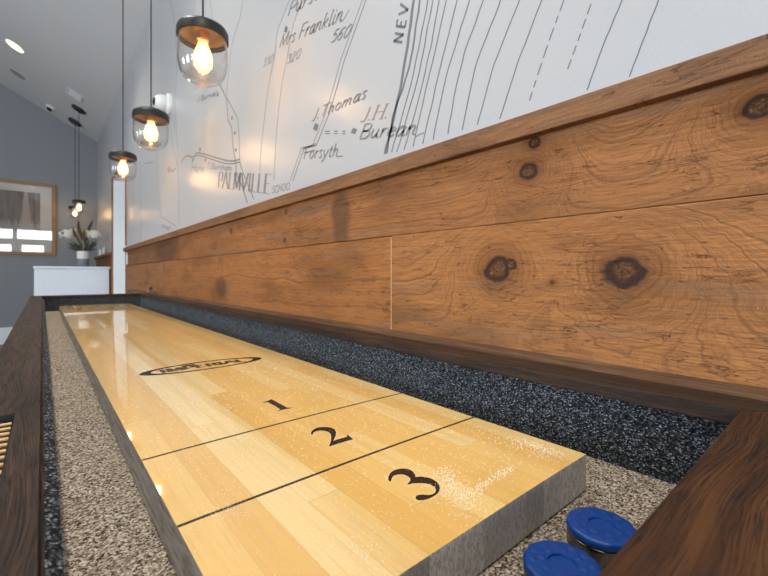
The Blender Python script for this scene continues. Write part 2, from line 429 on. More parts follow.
# ------------------------------------------------------------ pen lettering: strokes in cap-height units
G = {
 'A': (.74, [[(0, 0), (.36, 1)], [(.36, 1), (.72, 0)], [(.14, .34), (.58, .34)]]),
 'B': (.66, [[(.1, 0), (.1, 1)], 'c', [(.1, 1), (.45, .98), (.55, .77), (.42, .55), (.1, .53)], 'c', [(.1, .53), (.5, .5), (.62, .26), (.46, .02), (.1, 0)]]),
 'C': (.68, ['c', [(.62, .8), (.5, .97), (.3, 1), (.1, .8), (.05, .5), (.12, .16), (.34, 0), (.54, .05), (.64, .22)]]),
 'E': (.6, [[(.1, 0), (.1, 1)], [(.1, 1), (.55, 1)], [(.1, .52), (.46, .52)], [(.1, 0), (.57, 0)]]),
 'F': (.58, [[(.1, 0), (.1, 1)], [(.1, 1), (.58, 1)], [(.1, .52), (.44, .52)]]),
 'H': (.72, [[(.1, 0), (.1, 1)], [(.6, 0), (.6, 1)], [(.1, .52), (.6, .52)]]),
 'I': (.3, [[(.14, 0), (.14, 1)]]),
 'J': (.42, ['c', [(.3, 1), (.3, .4), (.27, .08), (.14, -.06), (.0, .02)]]),
 'L': (.56, [[(.1, 0), (.1, 1)], [(.1, 0), (.54, 0)]]),
 'M': (.86, [[(.08, 0), (.12, 1)], [(.12, 1), (.42, .1)], [(.42, .1), (.72, 1)], [(.72, 1), (.78, 0)]]),
 'N': (.74, [[(.1, 0), (.1, 1)], [(.1, 1), (.62, 0)], [(.62, 0), (.62, 1)]]),
 'O': (.74, ['c', [(.36, 1), (.14, .86), (.05, .5), (.14, .14), (.36, 0), (.58, .14), (.67, .5), (.58, .86), (.36, 1)]]),
 'P': (.6, [[(.1, 0), (.1, 1)], 'c', [(.1, 1), (.46, .98), (.58, .75), (.46, .5), (.1, .47)]]),
 'R': (.68, [[(.1, 0), (.1, 1)], 'c', [(.1, 1), (.46, .98), (.58, .75), (.46, .5), (.1, .47)], [(.34, .48), (.66, 0)]]),
 'S': (.56, ['c', [(.48, .84), (.36, .99), (.16, .96), (.08, .76), (.2, .56), (.42, .42), (.5, .22), (.36, .02), (.16, .02), (.04, .18)]]),
 'T': (.64, [[(.32, 0), (.32, 1)], [(.02, 1), (.62, 1)]]),
 'V': (.72, [[(0, 1), (.35, 0)], [(.35, 0), (.7, 1)]]),
 'a': (.5, ['c', [(.4, .52), (.26, .6), (.1, .46), (.05, .2), (.14, .02), (.28, .08), (.4, .34)], 'c', [(.42, .6), (.38, .14), (.44, .02), (.52, .08)]]),
 'e': (.44, ['c', [(.08, .3), (.34, .38), (.38, .52), (.26, .6), (.1, .46), (.05, .2), (.16, .02), (.32, .04), (.42, .16)]]),
 'h': (.52, [[(.08, 0), (.08, 1)], 'c', [(.08, .36), (.22, .56), (.36, .56), (.38, .36), (.38, .08), (.5, .04)]]),
 'i': (.26, ['c', [(.1, .58), (.1, .12), (.14, .01), (.26, .08)], [(.11, .78), (.13, .84)]]),
 'k': (.48, [[(.08, 0), (.08, 1)], 'c', [(.1, .3), (.28, .4), (.38, .58)], 'c', [(.16, .34), (.3, .1), (.48, .02)]]),
 'l': (.26, ['c', [(.1, 1), (.1, .14), (.14, .01), (.26, .08)]]),
 'm': (.78, [[(.08, 0), (.08, .6)], 'c', [(.08, .38), (.2, .57), (.32, .54), (.34, .36), (.34, 0)], 'c', [(.34, .38), (.46, .57), (.6, .54), (.62, .36), (.62, .08), (.74, .04)]]),
 'n': (.54, [[(.08, 0), (.08, .6)], 'c', [(.08, .38), (.22, .57), (.36, .55), (.38, .36), (.38, .08), (.52, .04)]]),
 'o': (.48, ['c', [(.24, .6), (.09, .48), (.05, .28), (.12, .06), (.24, 0), (.36, .1), (.42, .32), (.36, .52), (.24, .6)]]),
 'r': (.38, [[(.08, 0), (.08, .6)], 'c', [(.08, .36), (.2, .54), (.36, .56)]]),
 's': (.38, ['c', [(.34, .5), (.24, .6), (.1, .54), (.1, .42), (.28, .26), (.32, .12), (.2, 0), (.04, .08)]]),
 't': (.32, ['c', [(.14, .84), (.12, .2), (.16, .02), (.3, .06)], [(.02, .58), (.3, .6)]]),
 'u': (.54, ['c', [(.08, .6), (.07, .2), (.14, .02), (.28, .08), (.4, .3)], 'c', [(.4, .6), (.38, .14), (.44, .02), (.54, .08)]]),
 'y': (.5, ['c', [(.06, .6), (.1, .3), (.22, .04)], 'c', [(.44, .6), (.3, .1), (.14, -.26), (.0, -.3)]]),
 'd': (.52, ['c', [(.4, .52), (.26, .6), (.1, .46), (.05, .2), (.14, .02), (.28, .08), (.4, .34)], [(.42, 1), (.42, .0)]]),
 '0': (.56, ['c', [(.27, 1), (.1, .8), (.05, .4), (.14, .06), (.27, 0), (.42, .2), (.48, .6), (.42, .92), (.27, 1)]]),
 '2': (.56, ['c', [(.06, .74), (.14, .95), (.32, .98), (.44, .78), (.3, .4), (.04, 0)], [(.04, 0), (.5, 0)]]),
 '3': (.54, ['c', [(.06, .82), (.2, 1), (.4, .92), (.4, .68), (.2, .54)], 'c', [(.2, .54), (.44, .44), (.46, .16), (.26, 0), (.04, .1)]]),
 '5': (.54, [[(.46, 1), (.14, 1)], [(.14, 1), (.1, .58)], 'c', [(.1, .58), (.32, .64), (.46, .44), (.42, .12), (.22, 0), (.02, .08)]]),
 '6': (.56, ['c', [(.46, .94), (.24, .86), (.08, .5), (.08, .16), (.24, 0), (.42, .12), (.46, .36), (.32, .54), (.12, .4)]]),
 '.': (.2, [[(.06, .02), (.1, .08)]]), ' ': (.3, []),
}
SERIFS = {'I': [(.14, 0), (.14, 1)], 'P': [(.1, 0)], 'A': [(0, 0), (.72, 0)], 'L': [(.1, 0), (.1, 1)], 'M': [(.08, 0), (.12, 1), (.72, 1), (.78, 0)],
          'V': [(0, 1), (.7, 1)], 'E': [(.1, 0), (.1, 1)], 'H': [(.1, 0), (.1, 1), (.6, 0), (.6, 1)], 'T': [(.32, 0)], 'F': [(.1, 0)], 'B': [], 'R': [(.1, 0), (.66, 0)]}
def letter(bm, text, O, ex, ey, put, z0, z1, thin=.05, thick=.14, nib=35, serif=False, track=.04):
    """O origin; ex, ey 2D vectors of one cap height; pen strokes become thin solids"""
    us = math.hypot(*ex); x = 0.0; th = R(nib)
    S = (math.hypot(*ex)+math.hypot(*ey))/2
    for ch in text:
        adv, strokes = G[ch]; curve = False
        items = []
        for s_ in strokes:
            if s_ == 'c': curve = True; continue
            items.append(catmull(s_, 5) if curve else s_); curve = False
        if serif:
            for (a, b) in SERIFS.get(ch, []): items.append([(a-.11, b), (a+.11, b)])
        for pl in items:
            P = [(O[0]+(x+a)*ex[0]+b*ey[0], O[1]+(x+a)*ex[1]+b*ey[1]) for a, b in pl]
            W = []
            for i in range(len(pl)):
                a = pl[max(i-1, 0)]; b = pl[min(i+1, len(pl)-1)]
                ang = math.atan2(b[1]-a[1], b[0]-a[0])
                W.append((thin+(thick-thin)*abs(math.sin(ang-th)))*S)
            ribbon(bm, P, W, put, z0, z1)
        x += adv+track
def text_adv(t, track=.04): return sum(G[c][0]+track for c in t)

# ============================================================ THE SETTING
XW, XF = .70, .69            # mural plane, plank face
YB, YD0, YD1, YN = 8.3, 5.2, 6.29, -3.0
XL = -5.0; TH = .36
def ceil_z(x): return 3.276+.53*(.70-x) if x > -2.2 else 4.813-.53*(-2.2-x)
struct('floor', B(XL-.3, 1.2, YN-.3, YB+.3, -.1, 0), M['floor'])
bm = bmesh.new()
box(bm, XW+.004, XW+TH, YN-.2, YD0, 0, ceil_z(XW)+.25); box(bm, XW+.004, XW+TH, YD0, YD1, 2.27, ceil_z(XW)+.25); box(bm, XW+.004, XW+TH, YD1, YB+.2, 0, ceil_z(XW)+.25)
struct('wall_right', bm, M['white_trim'])
def gable(name, y0, y1, holes, mat):
    """gable wall with rectangular holes built as strips"""
    bm = bmesh.new(); xs = sorted({XL-.2, -2.2, 1.1}|{h[0] for h in holes}|{h[1] for h in holes})
    for a, b in zip(xs, xs[1:]):
        hs = sorted([(h[2], h[3]) for h in holes if h[0] <= a+1e-6 and h[1] >= b-1e-6]); z = 0
        segs = []
        for h in hs: segs.append((z, h[0])); z = h[1]
        for z0, z1 in segs: box(bm, a, b, y0, y1, z0, z1)
        v = [bm.verts.new(p) for p in ((a, y0, z), (b, y0, z), (b, y0, ceil_z(b)+.1), (a, y0, ceil_z(a)+.1), (a, y1, z), (b, y1, z), (b, y1, ceil_z(b)+.1), (a, y1, ceil_z(a)+.1))]
        for f in ((0, 1, 2, 3), (4, 5, 6, 7), (0, 1, 5, 4), (1, 2, 6, 5), (2, 3, 7, 6), (3, 0, 4, 7)): bm.faces.new([v[i] for i in f])
    return struct(name, bm, mat)
gable('wall_back', YB, YB+.2, [], M['grey_wall'])
WIN = [(-.73, .33, 2.31, 2.71), (-1.90, -.79, 2.31, 2.71), (-.61, .07, 1.0, 2.16), (-1.62, -.82, 1.0, 2.16),
       (-2.95, -2.05, 1.0, 2.71), (-4.5, -3.1, 1.0, 2.71)]  # this last pair is added, unseen, to let in more daylight
gable('wall_front', YN-.2, YN, WIN, M['cream_wall'])
FILL_WIN = [(-2.2, -.6), (.4, 2.0), (3.2, 4.8)]  # unseen left wall windows, added as fill light
bm = bmesh.new(); ys = [YN-.2]+[v for w in FILL_WIN for v in w]+[YB+.2]
for k in range(len(ys)-1):
    if k % 2 == 0: box(bm, XL-.2, XL, ys[k], ys[k+1], 0, 3.55)
    else: box(bm, XL-.2, XL, ys[k], ys[k+1], 0, .9); box(bm, XL-.2, XL, ys[k], ys[k+1], 2.6, 3.55)
struct('wall_left', bm, M['cream_wall'])
bm = bmesh.new()
for (a, b) in ((1.2, -2.2), (-2.2, XL-.3)):
    za, zb = ceil_z(a), ceil_z(b)
    v = [bm.verts.new(p) for p in ((a, YN-.3, za), (a, YB+.3, za), (b, YB+.3, zb), (b, YN-.3, zb), (a, YN-.3, za+.15), (a, YB+.3, za+.15), (b, YB+.3, zb+.15), (b, YN-.3, zb+.15))]
    for f in ((0, 1, 2, 3), (4, 5, 6, 7), (0, 1, 5, 4), (1, 2, 6, 5), (2, 3, 7, 6), (3, 0, 4, 7)): bm.faces.new([v[i] for i in f])
struct('ceiling', bm, M['ceiling'])
struct('baseboard_back', B(XL, XW-.02, YB-.02, YB, 0, .25), M['white_trim'])
# windows, some of them added for fill: frame + pane, portals let the daylight in
def portal(loc, rot, sx, sy, name):
    l = bpy.data.lights.new(name, 'AREA'); l.shape = 'RECTANGLE'; l.size = sx; l.size_y = sy
    l.cycles.is_portal = True
    o = bpy.data.objects.new(name, l); C.objects.link(o); o.location = loc; o.rotation_euler = rot
wn = 1
for (x0, x1, z0, z1) in WIN:
    bm = bmesh.new(); w = .035; y0, y1 = YN-.13, YN-.05
    box(bm, x0, x0+w, y0, y1, z0, z1); box(bm, x1-w, x1, y0, y1, z0, z1); box(bm, x0+w, x1-w, y0, y1, z0, z0+w); box(bm, x0+w, x1-w, y0, y1, z1-w, z1)
    f = struct('window_%d' % wn, bm, M['white_trim']); wn += 1
    link('window_pane', B(x0+w, x1-w, YN-.093, YN-.087, z0+w, z1-w), M['pane'], f)
    portal(((x0+x1)/2, YN-.16, (z0+z1)/2), (R(90), 0, 0), x1-x0, z1-z0, 'daylight_opening')
for (ya, yb) in FILL_WIN:
    bm = bmesh.new(); w = .05; x0, x1 = XL-.13, XL-.05; z0, z1 = .9, 2.6
    box(bm, x0, x1, ya, ya+w, z0, z1); box(bm, x0, x1, yb-w, yb, z0, z1); box(bm, x0, x1, ya+w, yb-w, z0, z0+w); box(bm, x0, x1, ya+w, yb-w, z1-w, z1)
    f = struct('window_%d' % wn, bm, M['white_trim']); wn += 1
    link('window_pane', B(XL-.093, XL-.087, ya+w, yb-w, z0+w, z1-w), M['pane'], f)
    portal((XL-.16, (ya+yb)/2, (z0+z1)/2), (R(90), 0, R(-90)), yb-ya, z1-z0, 'daylight_opening')
# the doorway in the right wall: white door leaf deep in the wall, thin timber casings on the face
d = struct('door_1', B(XW+TH-.06, XW+TH-.015, YD0+.01, YD1-.01, 0.005, 2.26), M['white_trim'])
link('door_handle', B(XW+TH-.11, XW+TH-.06, YD0+.08, YD0+.12, 1.0, 1.03), M['steel'], d)
bm = bmesh.new(); box(bm, XW-.012, XW+.0035, YD0-.03, YD0+.0, 1.36, 2.27); box(bm, XW-.012, XW+.0035, YD1, YD1+.05, 0, 2.27); box(bm, XW-.012, XW+.0035, YD0-.03, YD1+.05, 2.27, 2.31)
struct('trim_1', bm, M['plank_far'])

# planked wainscot: each plank is a mesh of its own under trim_2 (near) and trim_4 (beyond the door)
bm = B(XF+.015, XW+.004, YN, YD0-.002, 0.0, 1.30)
w = struct('trim_2', bm, M['line'])
def plank(y0, y1, z0, z1, mat, par, face=XF):
    bm = B(face, XF+.0155, y0, y1, z0, z1)
    return link('plank', bm, mat, par, bevel=.0015)
plank(YN, SEAMY-.0012, .60, 1.1405, M['plank_low_near'], w)
bmv = None
plank(SEAMY+.0012, 3.38, .60, 1.1395, M['plank_low_far'], w, XF+.001)
plank(3.382, YD0-.002, .60, 1.137, M['plank_far'], w, XF)
plank(YN, 2.93, 1.1415, 1.31, M['plank_top'], w, XF+.0015)
plank(2.932, YD0-.002, 1.1415, 1.31, M['plank_top_far'], w, XF)
plank(YN, YD0-.002, .02, .597, M['plank_far'], w, XF)
link('seam_filler', B(XF+.0005, XF+.006, SEAMY-.0012, SEAMY+.0012, .62, 1.137), plain('pale_seam_filler', lin(206, 170, 120), .7), w)
struct('trim_3', B(.672, XW+.003, YN, YD0+.01, 1.294, 1.334), M['cap'], bevel=.002)
w2 = struct('trim_4', B(XF+.015, XW+.004, YD1+.052, YB-.001, 0, 1.30), M['line'])
plank(YD1+.052, YB-.001, .60, 1.137, M['plank_far'], w2); plank(YD1+.052, YB-.001, 1.141, 1.31, M['plank_top_far'], w2); plank(YD1+.052, YB-.001, .02, .597, M['plank_far'], w2)
struct('trim_5', B(.655, XW+.003, YD1+.051, YB-.001, 1.294, 1.334), M['cap'], bevel=.002)
# ledge between table and wall
struct('trim_6', B(.616, XF-.0015, -1.2, 4.6, .868, .8985), M['ledge'], bevel=.0015)

# ============================================================ the map mural
mural = thing('map_mural', (XW, 3, 1.334), 'pale wall-size mural printed with an old grey map above the timber ledge', 'mural')
mural['_at'] = (XW, 3, 1.334)
bm = bmesh.new(); cz = ceil_z(XW)-.004
box(bm, XW, XW+.003, YN+.001, YD0-.031, 1.3345, cz); box(bm, XW, XW+.003, YD0-.031, YD1+.051, 2.312, cz); box(bm, XW, XW+.003, YD1+.051, YB-.001, 1.3345, cz)
link('mural_paper', bm, M['paper'], mural)
def put_wall(a, b, h): return (XW-h, a, b)
def wp(px, py): return on_wall(px, py, XW)
INK = {k: bmesh.new() for k in ('ink', 'ink_faint', 'ink_warm')}
def stroke(pts, wpx=1.0, ink='ink', dash=0, curve=True):
    pl = catmull(pts, 6) if (curve and len(pts) > 2) else pts
    if dash:
        q = []
        for a, b in zip(pl, pl[1:]):
            n = max(1, int(math.hypot(b[0]-a[0], b[1]-a[1])/1.5))
            q += [(a[0]+(b[0]-a[0])*i/n, a[1]+(b[1]-a[1])*i/n) for i in range(n)]
        k = 0
        while k < len(q)-2:
            n = dash+random.randint(-1, 2); stroke(q[k:k+n], wpx, ink, 0, False) if len(q[k:k+n]) > 1 else None; k += n+max(2, dash//3)
        return
    W = [wp(*p) for p in pl]
    # line width: constant on the wall, measured where the line starts
    m = pl[len(pl)//2]; d = sight(*m); fw = (d.x*math.sin(YAW)+d.y*math.cos(YAW))*XW/d.x
    wd = wpx*fw/FPX*1.25
    ribbon(INK[ink], W, [wd]*len(W), put_wall, -.0005, .0004)
RIV = [([(414, 0), (406, 57), (396, 109), (384.5, 154)], 3.0), ([(420, 0), (410.7, 60), (403, 88), (393, 117), (387, 153)], 2.0),
       ([(428, 0), (412.8, 76), (391.5, 152)], 1.2), ([(433, 0), (418, 76), (397, 152)], 1.2), ([(439.6, 0), (424.4, 76), (404, 150)], 1.1), ([(446.7, 0), (430.5, 71), (412.8, 147)], 1.1),
       ([(456.8, 0), (439.6, 71), (423, 144)], 1.1), ([(470, 0), (448, 71), (433, 140)], 1.1), ([(483.5, 0), (461, 66), (448, 134)], 1.1), ([(501, 0), (476, 66), (462, 130)], 1.1),
       ([(520, 0), (493.6, 66), (477.5, 125)], 1.0), ([(541.6, 0), (515, 71), (500, 119)], 1.0)]
def up(pts): # the print runs on above the frame
    a, b = pts[0], pts[1]; k = 60/max(1, (b[1]-a[1])); return [(a[0]+(a[0]-b[0])*k, a[1]-60)]+pts
def wob(pts, amp=.8):
    pl = catmull(pts, 5); return [(x+random.uniform(-amp, amp)*.6, y) for x, y in pl]
for p, wd in RIV: stroke(wob(up(p), .7), wd)
for p in ([(564, 0), (546, 50), (527.5, 107)], [(591, 4), (579, 38), (567, 71)]): stroke(p, 1.0, dash=7)
for p in ([(658.8, 0), (644, 38), (629, 77)], [(622.4, 0), (603, 46), (587, 90)]): stroke(wob(up(p), .5), 1.0)
for p, wd in ((up([(289.4, 0), (277.7, 31), (275, 52), (268, 90), (262, 140), (259.6, 172)]), 1.1), (up([(302, 0), (292.5, 28), (288.6, 50), (281, 90), (276, 140), (274, 180)]), 1.1),
              (up([(243, 0), (240, 17), (232, 45), (228, 78), (226, 100)]), 1.0), (up([(170, 0), (175, 26), (176.5, 69), (175, 100), (177, 140), (178, 168), (179, 225)]), .9),
              (up([(210, 0), (214, 40), (213, 70)]), .8), ([(146, 20), (146, 80), (141, 155), (141, 240)], .8), ([(156, 110), (157, 164), (161, 218)], .7), ([(133, 70), (134, 140), (133, 230)], .7),
              ([(162, 217), (176.3, 226.4)], .8), ([(144.8, 163.4), (153.4, 162.4)], .8), ([(196, 0), (192, 20), (190, 60), (196, 90)], .7), ([(168, 118), (174, 150), (178, 168)], .7)):
    stroke(p, wd, 'ink_faint')
for p, wd in (([(218.5, 83), (226, 98), (228, 119), (231.7, 128.6), (233, 146.7), (235.9, 163), (236.6, 173), (242.3, 187), (247.3, 203)], 1.1),
              ([(226.8, 98), (234.4, 112), (238, 121.7), (239.3, 142.5), (240, 161.5), (243.7, 174), (253.8, 199)], .9),
              ([(181, 163), (186, 156), (193.6, 157), (199.3, 153), (228, 160.8), (240, 159.3)], .9), ([(194, 159), (199, 155.5), (226.5, 163.6), (240, 162)], .8)): stroke(p, wd, 'ink')
def road(pts, off=3.4):
    stroke(pts, 1.0, 'ink', curve=False); stroke([(x-off, y-.6) for x, y in pts], .7, 'ink', curve=False)
road([(378, -40), (366, 0), (343.5, 62.5), (338, 84), (329, 114), (316, 146)]); road([(316, 145.5), (304, 148.5), (293, 181)], 2.6)
stroke([(303, 149.5), (316, 143.5)], .8, curve=False); stroke([(304, 153), (315, 150)], .8, curve=False)
for y in (131.3, 133.6): stroke([(325, y), (347, y)], .8, dash=4)
def blot(px, py, sx, sy, ink='ink'):
    pts = [wp(px+a*sx, py+b*sy) for a, b in ((-.2, -1), (.9, -.5), (.3, 1), (-.9, .5))]
    prism(INK[ink], pts, -.0005, .0004, put_wall)
for b_ in ((315.9, 127, 3.2, 4.2), (354, 131, 3.6, 3.4), (286, 29.5, 2.2, 4), (232, 118, 1.2, 2.2), (234.7, 132.8, 1.3, 2.2), (235.8, 150, 1.3, 2), (217.8, 94.6, 1.2, 2.6), (200, 149.4, 1, 2.2), (193, 160, .9, 2), (205.5, 160, .9, 2)): blot(*b_)
TXT = [('Purst', (287, 16.5), (318, -1), (291.5, 2), 'ink', .035, .135, 0), ('Mrs Franklin', (279, 48), (342, 20.5), (283, 34), 'ink', .035, .135, 0),
       ('560', (330, 43), (349, 36.5), (335, 30.5), 'ink', .05, .15, 0), ('330', (262, 67.5), (272, 62.5), (265, 58.5), 'ink_faint', .05, .12, 0), ('320', (286, 64.5), (300, 57.5), (289, 55), 'ink_faint', .05, .14, 0),
       ('J.Thomas', (311.5, 121), (366, 98), (315.5, 109.5), 'ink', .035, .135, 0), ('J.H.', (360.5, 121.5), (388, 118), (366, 107.5), 'ink_warm', .04, .12, 1), ('Burean', (358.5, 139), (416, 135), (364, 124.5), 'ink', .035, .135, 0),
       ('Forsyth', (303, 159), (338, 156.5), (306, 147), 'ink', .035, .135, 0), ('T.Burnham', (206.5, 168.5), (231.5, 171), (208, 163), 'ink_faint', .05, .13, 0), ('Horn', (190.7, 170.8), (204, 172), (192, 164), 'ink_faint', .05, .13, 0),
       ('PALMVILLE', (217.7, 187.3), (270.3, 194), (218.9, 172.2), 'ink', .03, .20, 1), ('SCHOO', (272, 193.5), (290, 189.5), (272.6, 186.5), 'ink', .08, .12, 0), ('J.Burnel', (197, 102), (216, 95.5), (198.5, 97), 'ink_faint', .05, .13, 0),
       ('Bur', (167, 172), (176, 171), (167.6, 168), 'ink_faint', .05, .12, 0), ('Mar', (161, 228), (171, 230), (161.5, 224), 'ink_faint', .05, .12, 0)]
def letter_along(bm, text, p0, p1, pt, thin, thick, serif):
    """lettering laid on the wall; letters grow smaller steps along the baseline because they stand on the wall plane"""
    A, Bq, T = wp(*p0), wp(*p1), wp(*pt); tot = text_adv(text)
    ex = ((Bq[0]-A[0])/tot, (Bq[1]-A[1])/tot); ey = (T[0]-A[0], T[1]-A[1])
    # keep cap height sensible against the letter width
    letter(bm, text, A, ex, ey, put_wall, -.0005, .0004, thin, thick, 150 if not serif else 0, serif)
for (t, p0, p1, pt, ink, thin, thick, sf) in TXT:
    bm = bmesh.new(); letter_along(bm, t, p0, p1, pt, thin, thick, sf); link('map_lettering', bm, M['ink_text' if ink == 'ink' else ink], mural)
LB_ = bmesh.new()
A, Bq = wp(402, 44), wp(410, 0); T = wp(393.5, 42.5)
tot = text_adv('NEV', .28)
letter(LB_, 'NEV', A, ((Bq[0]-A[0])/tot, (Bq[1]-A[1])/tot), (T[0]-A[0], T[1]-A[1]), put_wall, -.0005, .0004, .17, .19, 0, False, .28)
stroke([(340, 22), (344, 19), (349, 10)], .9); stroke([(415, 137), (421, 134), (424, 133)], .9); stroke([(337, 157), (343, 156)], .9)
link('map_lettering', LB_, M['ink'], mural)
for k, nm in (('ink', 'grey'), ('ink_faint', 'faint'), ('ink_warm', 'warm')):
    if len(INK[k].verts): link('map_lines', INK[k], M[k], mural)
    else: INK[k].free()

# ============================================================ SHUFFLEBOARD TABLE
T0 = Vector((.28, 1.8, 0))
tab = thing('shuffleboard_table', T0, 'long dark oak shuffleboard table with lacquered maple playing board', 'game table'); tab['_at'] = tuple(T0)
ZT = .839
def zt(x): u = max(-1, min(1, (x-.2735)/.1915)); return ZT-.0002+.0016*(1-u*u)      # the board is crowned slightly
bm = bmesh.new(); NX = 48; cols = []
for i in range(NX+1):
    x = .082+.383*i/NX; cols.append([bm.verts.new((x, y, z)) for y, z in ((.198, .7995), (.198, zt(x)), (3.32, zt(x)), (3.32, .7995))])
for i, (a, b) in enumerate(zip(cols, cols[1:])):
    for k in range(4):
        f = bm.faces.new((a[k], a[(k+1) % 4], b[(k+1) % 4], b[k])); f.material_index = 0 if k == 1 else 1
for c_ in (cols[0], cols[-1]): bm.faces.new(c_).material_index = 1
board = link('playing_board', bm, [M['maple'], M['maple_side']], tab, True)
def bpart(name, bm, mat, lab=None):
    o = link(name, bm, mat); o.parent = board
    if lab: o['label'] = lab
    return o
def put_b(a, b, h): return (a, b, zt(a)+h)
for yy in (.352, .503, 3.015, 3.165):
    bm = bmesh.new(); ribbon(bm, [(.0823+.3824*i/40, yy) for i in range(41)], [.0034]*41, put_b, -.0003, .00018)
    bpart('scoring_line', bm, M['line'])
def cr(pts, x0, y0, s): return [on_board(x0+a/s, y0+b/s) for a, b in pts]
three = cr([(390, 385), (395, 362), (440, 352), (500, 355), (540, 345), (562, 320), (550, 290), (510, 265), (450, 255), (390, 255), (350, 260), (322, 268), (318, 262), (338, 240), (345, 225), (330, 200), (290, 182), (240, 180), (205, 190), (188, 210), (180, 235), (165, 238), (155, 220), (160, 190), (185, 155), (230, 135), (290, 128), (345, 140), (375, 165), (388, 190), (388, 200), (440, 198), (510, 210), (565, 240), (592, 275), (595, 310), (575, 345), (530, 375), (480, 395), (430, 402), (400, 397)], 370, 455, 8.533)
two = cr([(150, 206), (138, 185), (150, 155), (185, 128), (240, 108), (320, 102), (400, 112), (445, 135), (463, 170), (458, 215), (440, 255), (425, 285), (470, 268), (540, 246), (605, 228), (597, 205), (612, 204), (680, 262), (600, 285), (520, 310), (440, 335), (380, 357), (372, 345), (395, 290), (400, 240), (395, 200), (370, 172), (320, 156), (260, 150), (205, 160), (170, 180), (163, 203)], 300, 420, 12.8)
one = cr([(110, 198), (140, 178), (210, 152), (282, 120), (400, 185), (470, 220), (545, 265), (600, 268), (665, 262), (600, 282), (540, 290), (470, 305), (420, 322), (365, 334), (400, 315), (430, 300), (340, 240), (215, 172), (150, 188)], 255, 393, 17.07)
def grow(pts, d):
    n = len(pts); A = sum(pts[i][0]*pts[(i+1) % n][1]-pts[(i+1) % n][0]*pts[i][1] for i in range(n)); s = 1 if A > 0 else -1; out = []
    for i in range(n):
        a, b = pts[i-1], pts[(i+1) % n]; dx, dy = b[0]-a[0], b[1]-a[1]; l = math.hypot(dx, dy) or 1
        out.append((pts[i][0]+s*dy/l*d, pts[i][1]-s*dx/l*d))
    return out
for pts, smooth_ in ((one, False), (two, False), (three, True)):
    n = len(pts); q = pts
    if smooth_: q = catmull(pts+[pts[0]], 3)[:-1]
    bm = bmesh.new(); prism(bm, q, -.0003, .0002, put_b); nm = bpart('numeral', bm, M['decal'])
    bm = bmesh.new(); prism(bm, grow(q, .0011), -.0003, .0001, put_b); h = link('numeral_edge', bm, M['decal_halo']); h.parent = board
# oval brand mark with bold word
LC = (.2745, .9325); LA, LB = .1275, .044
bm = bmesh.new(); n = 96; rows = []
for i in range(n):
    a = 2*math.pi*i/n; o_ = (LC[0]+LA*math.cos(a), LC[1]+LB*math.sin(a)); i_ = (LC[0]+(LA-.021)*math.cos(a), LC[1]+(LB-.0085)*math.sin(a))
    rows.append([bm.verts.new((*o_, zt(o_[0])+.0002)), bm.verts.new((*i_, zt(i_[0])+.0002))])
for i in range(n): bm.faces.new((rows[i][0], rows[(i+1) % n][0], rows[(i+1) % n][1], rows[i][1]))
bmesh.ops.solidify(bm, geom=bm.faces[:], thickness=.0003)
logo = bpart('oval_emblem', bm, M['decal'])
bm = bmesh.new(); w_ = .178; tot = text_adv('IMPERIAL', .07); ex = (w_/tot, .0)
letter(bm, 'IMPERIAL', (LC[0]-w_/2, LC[1]-.014), ex, (0, .029), put_b, -.0003, .0002, .12, .30, 0, True, .07)
x0 = LC[0]-.03; prism(bm, [(x0-.012, LC[1]+.018), (x0+.012, LC[1]+.018), (x0+.015, LC[1]+.029), (x0+.006, LC[1]+.023), (x0, LC[1]+.031), (x0-.006, LC[1]+.023), (x0-.015, LC[1]+.029)], -.0003, .0002, put_b)
bpart('emblem_word', bm, M['decal'])
# gutter, liner
link('gutter_carpet', B(.009, .558, .072, 3.48, .780, .797), M['carpet'], tab)
bm = bmesh.new()
box(bm, .001, .009, .064, 3.488, .78, .8825); box(bm, .558, .566, .064, 3.488, .78, .8825); box(bm, .009, .558, .064, .072, .78, .8825); box(bm, .009, .558, 3.48, 3.488, .78, .8825)
link('gutter_liner', bm, M['liner'], tab)
def rail(pts, name, mat):
    bm = bmesh.new(); prism(bm, pts, 0, .018, lambda a, b, h: (a, b, .882+h)); return link(name, bm, mat, tab, bevel=.0018)
xi0, xi1, yi0, yi1 = -.002, .551, .079, 3.474; xo0, xo1, yo0, yo1 = -.060, .6145, .008, 3.54
ri = rail([(xi1, yi0), (xo1, yo0), (xo1, yo1), (xi1, yi1)], 'side_rail', M['rail'])
# left rail has the scorer slot let into it
bm = bmesh.new()
sx0, sx1, sy0, sy1 = -.0485, -.0205, .10, .552
for (a, b, c_, d_) in ((sx1, xi0, yi0, yi1), (xo0, sx0, yo0+.01, yo1-.01), (sx0, sx1, yo0+.04, sy0), (sx0, sx1, sy1, yi1+.02)):
    box(bm, a, b, c_, d_, .882, .900)
le = link('side_rail', bm, M['rail'], tab)
rail([(xi0, yi1), (xi1, yi1), (xo1, yo1), (xo0, yo1)], 'end_rail', M['rail_x'])
rail([(xo0, yo0), (xo1, yo0), (xi1, yi0), (xi0, yi0)], 'end_rail', M['rail_x'])
sc = link('score_counter', B(sx0, sx1, sy0, sy1, .882, .888), M['slot'], tab)
bm = bmesh.new(); box(bm, sx1-.0008, sx1, sy0, sy1, .888, .8995); box(bm, sx0, sx1, sy1-.001, sy1, .888, .8995); o = link('tray_edge', bm, M['line']); o.parent = sc
for k in range(26):
    y = .534-k*.0158
    bm = bmesh.new(); tube(bm, [(sx0+.001, y, .8950), (sx1-.0025, y, .8950)], .0015, 8); o = link('bead_row', bm, M['slat']); o.parent = sc
bm = bmesh.new()
box(bm, xo0+.006, .001, yo0+.006, yo1-.006, .66, .882); box(bm, .566, xo1-.006, yo0+.006, yo1-.006, .66, .882)
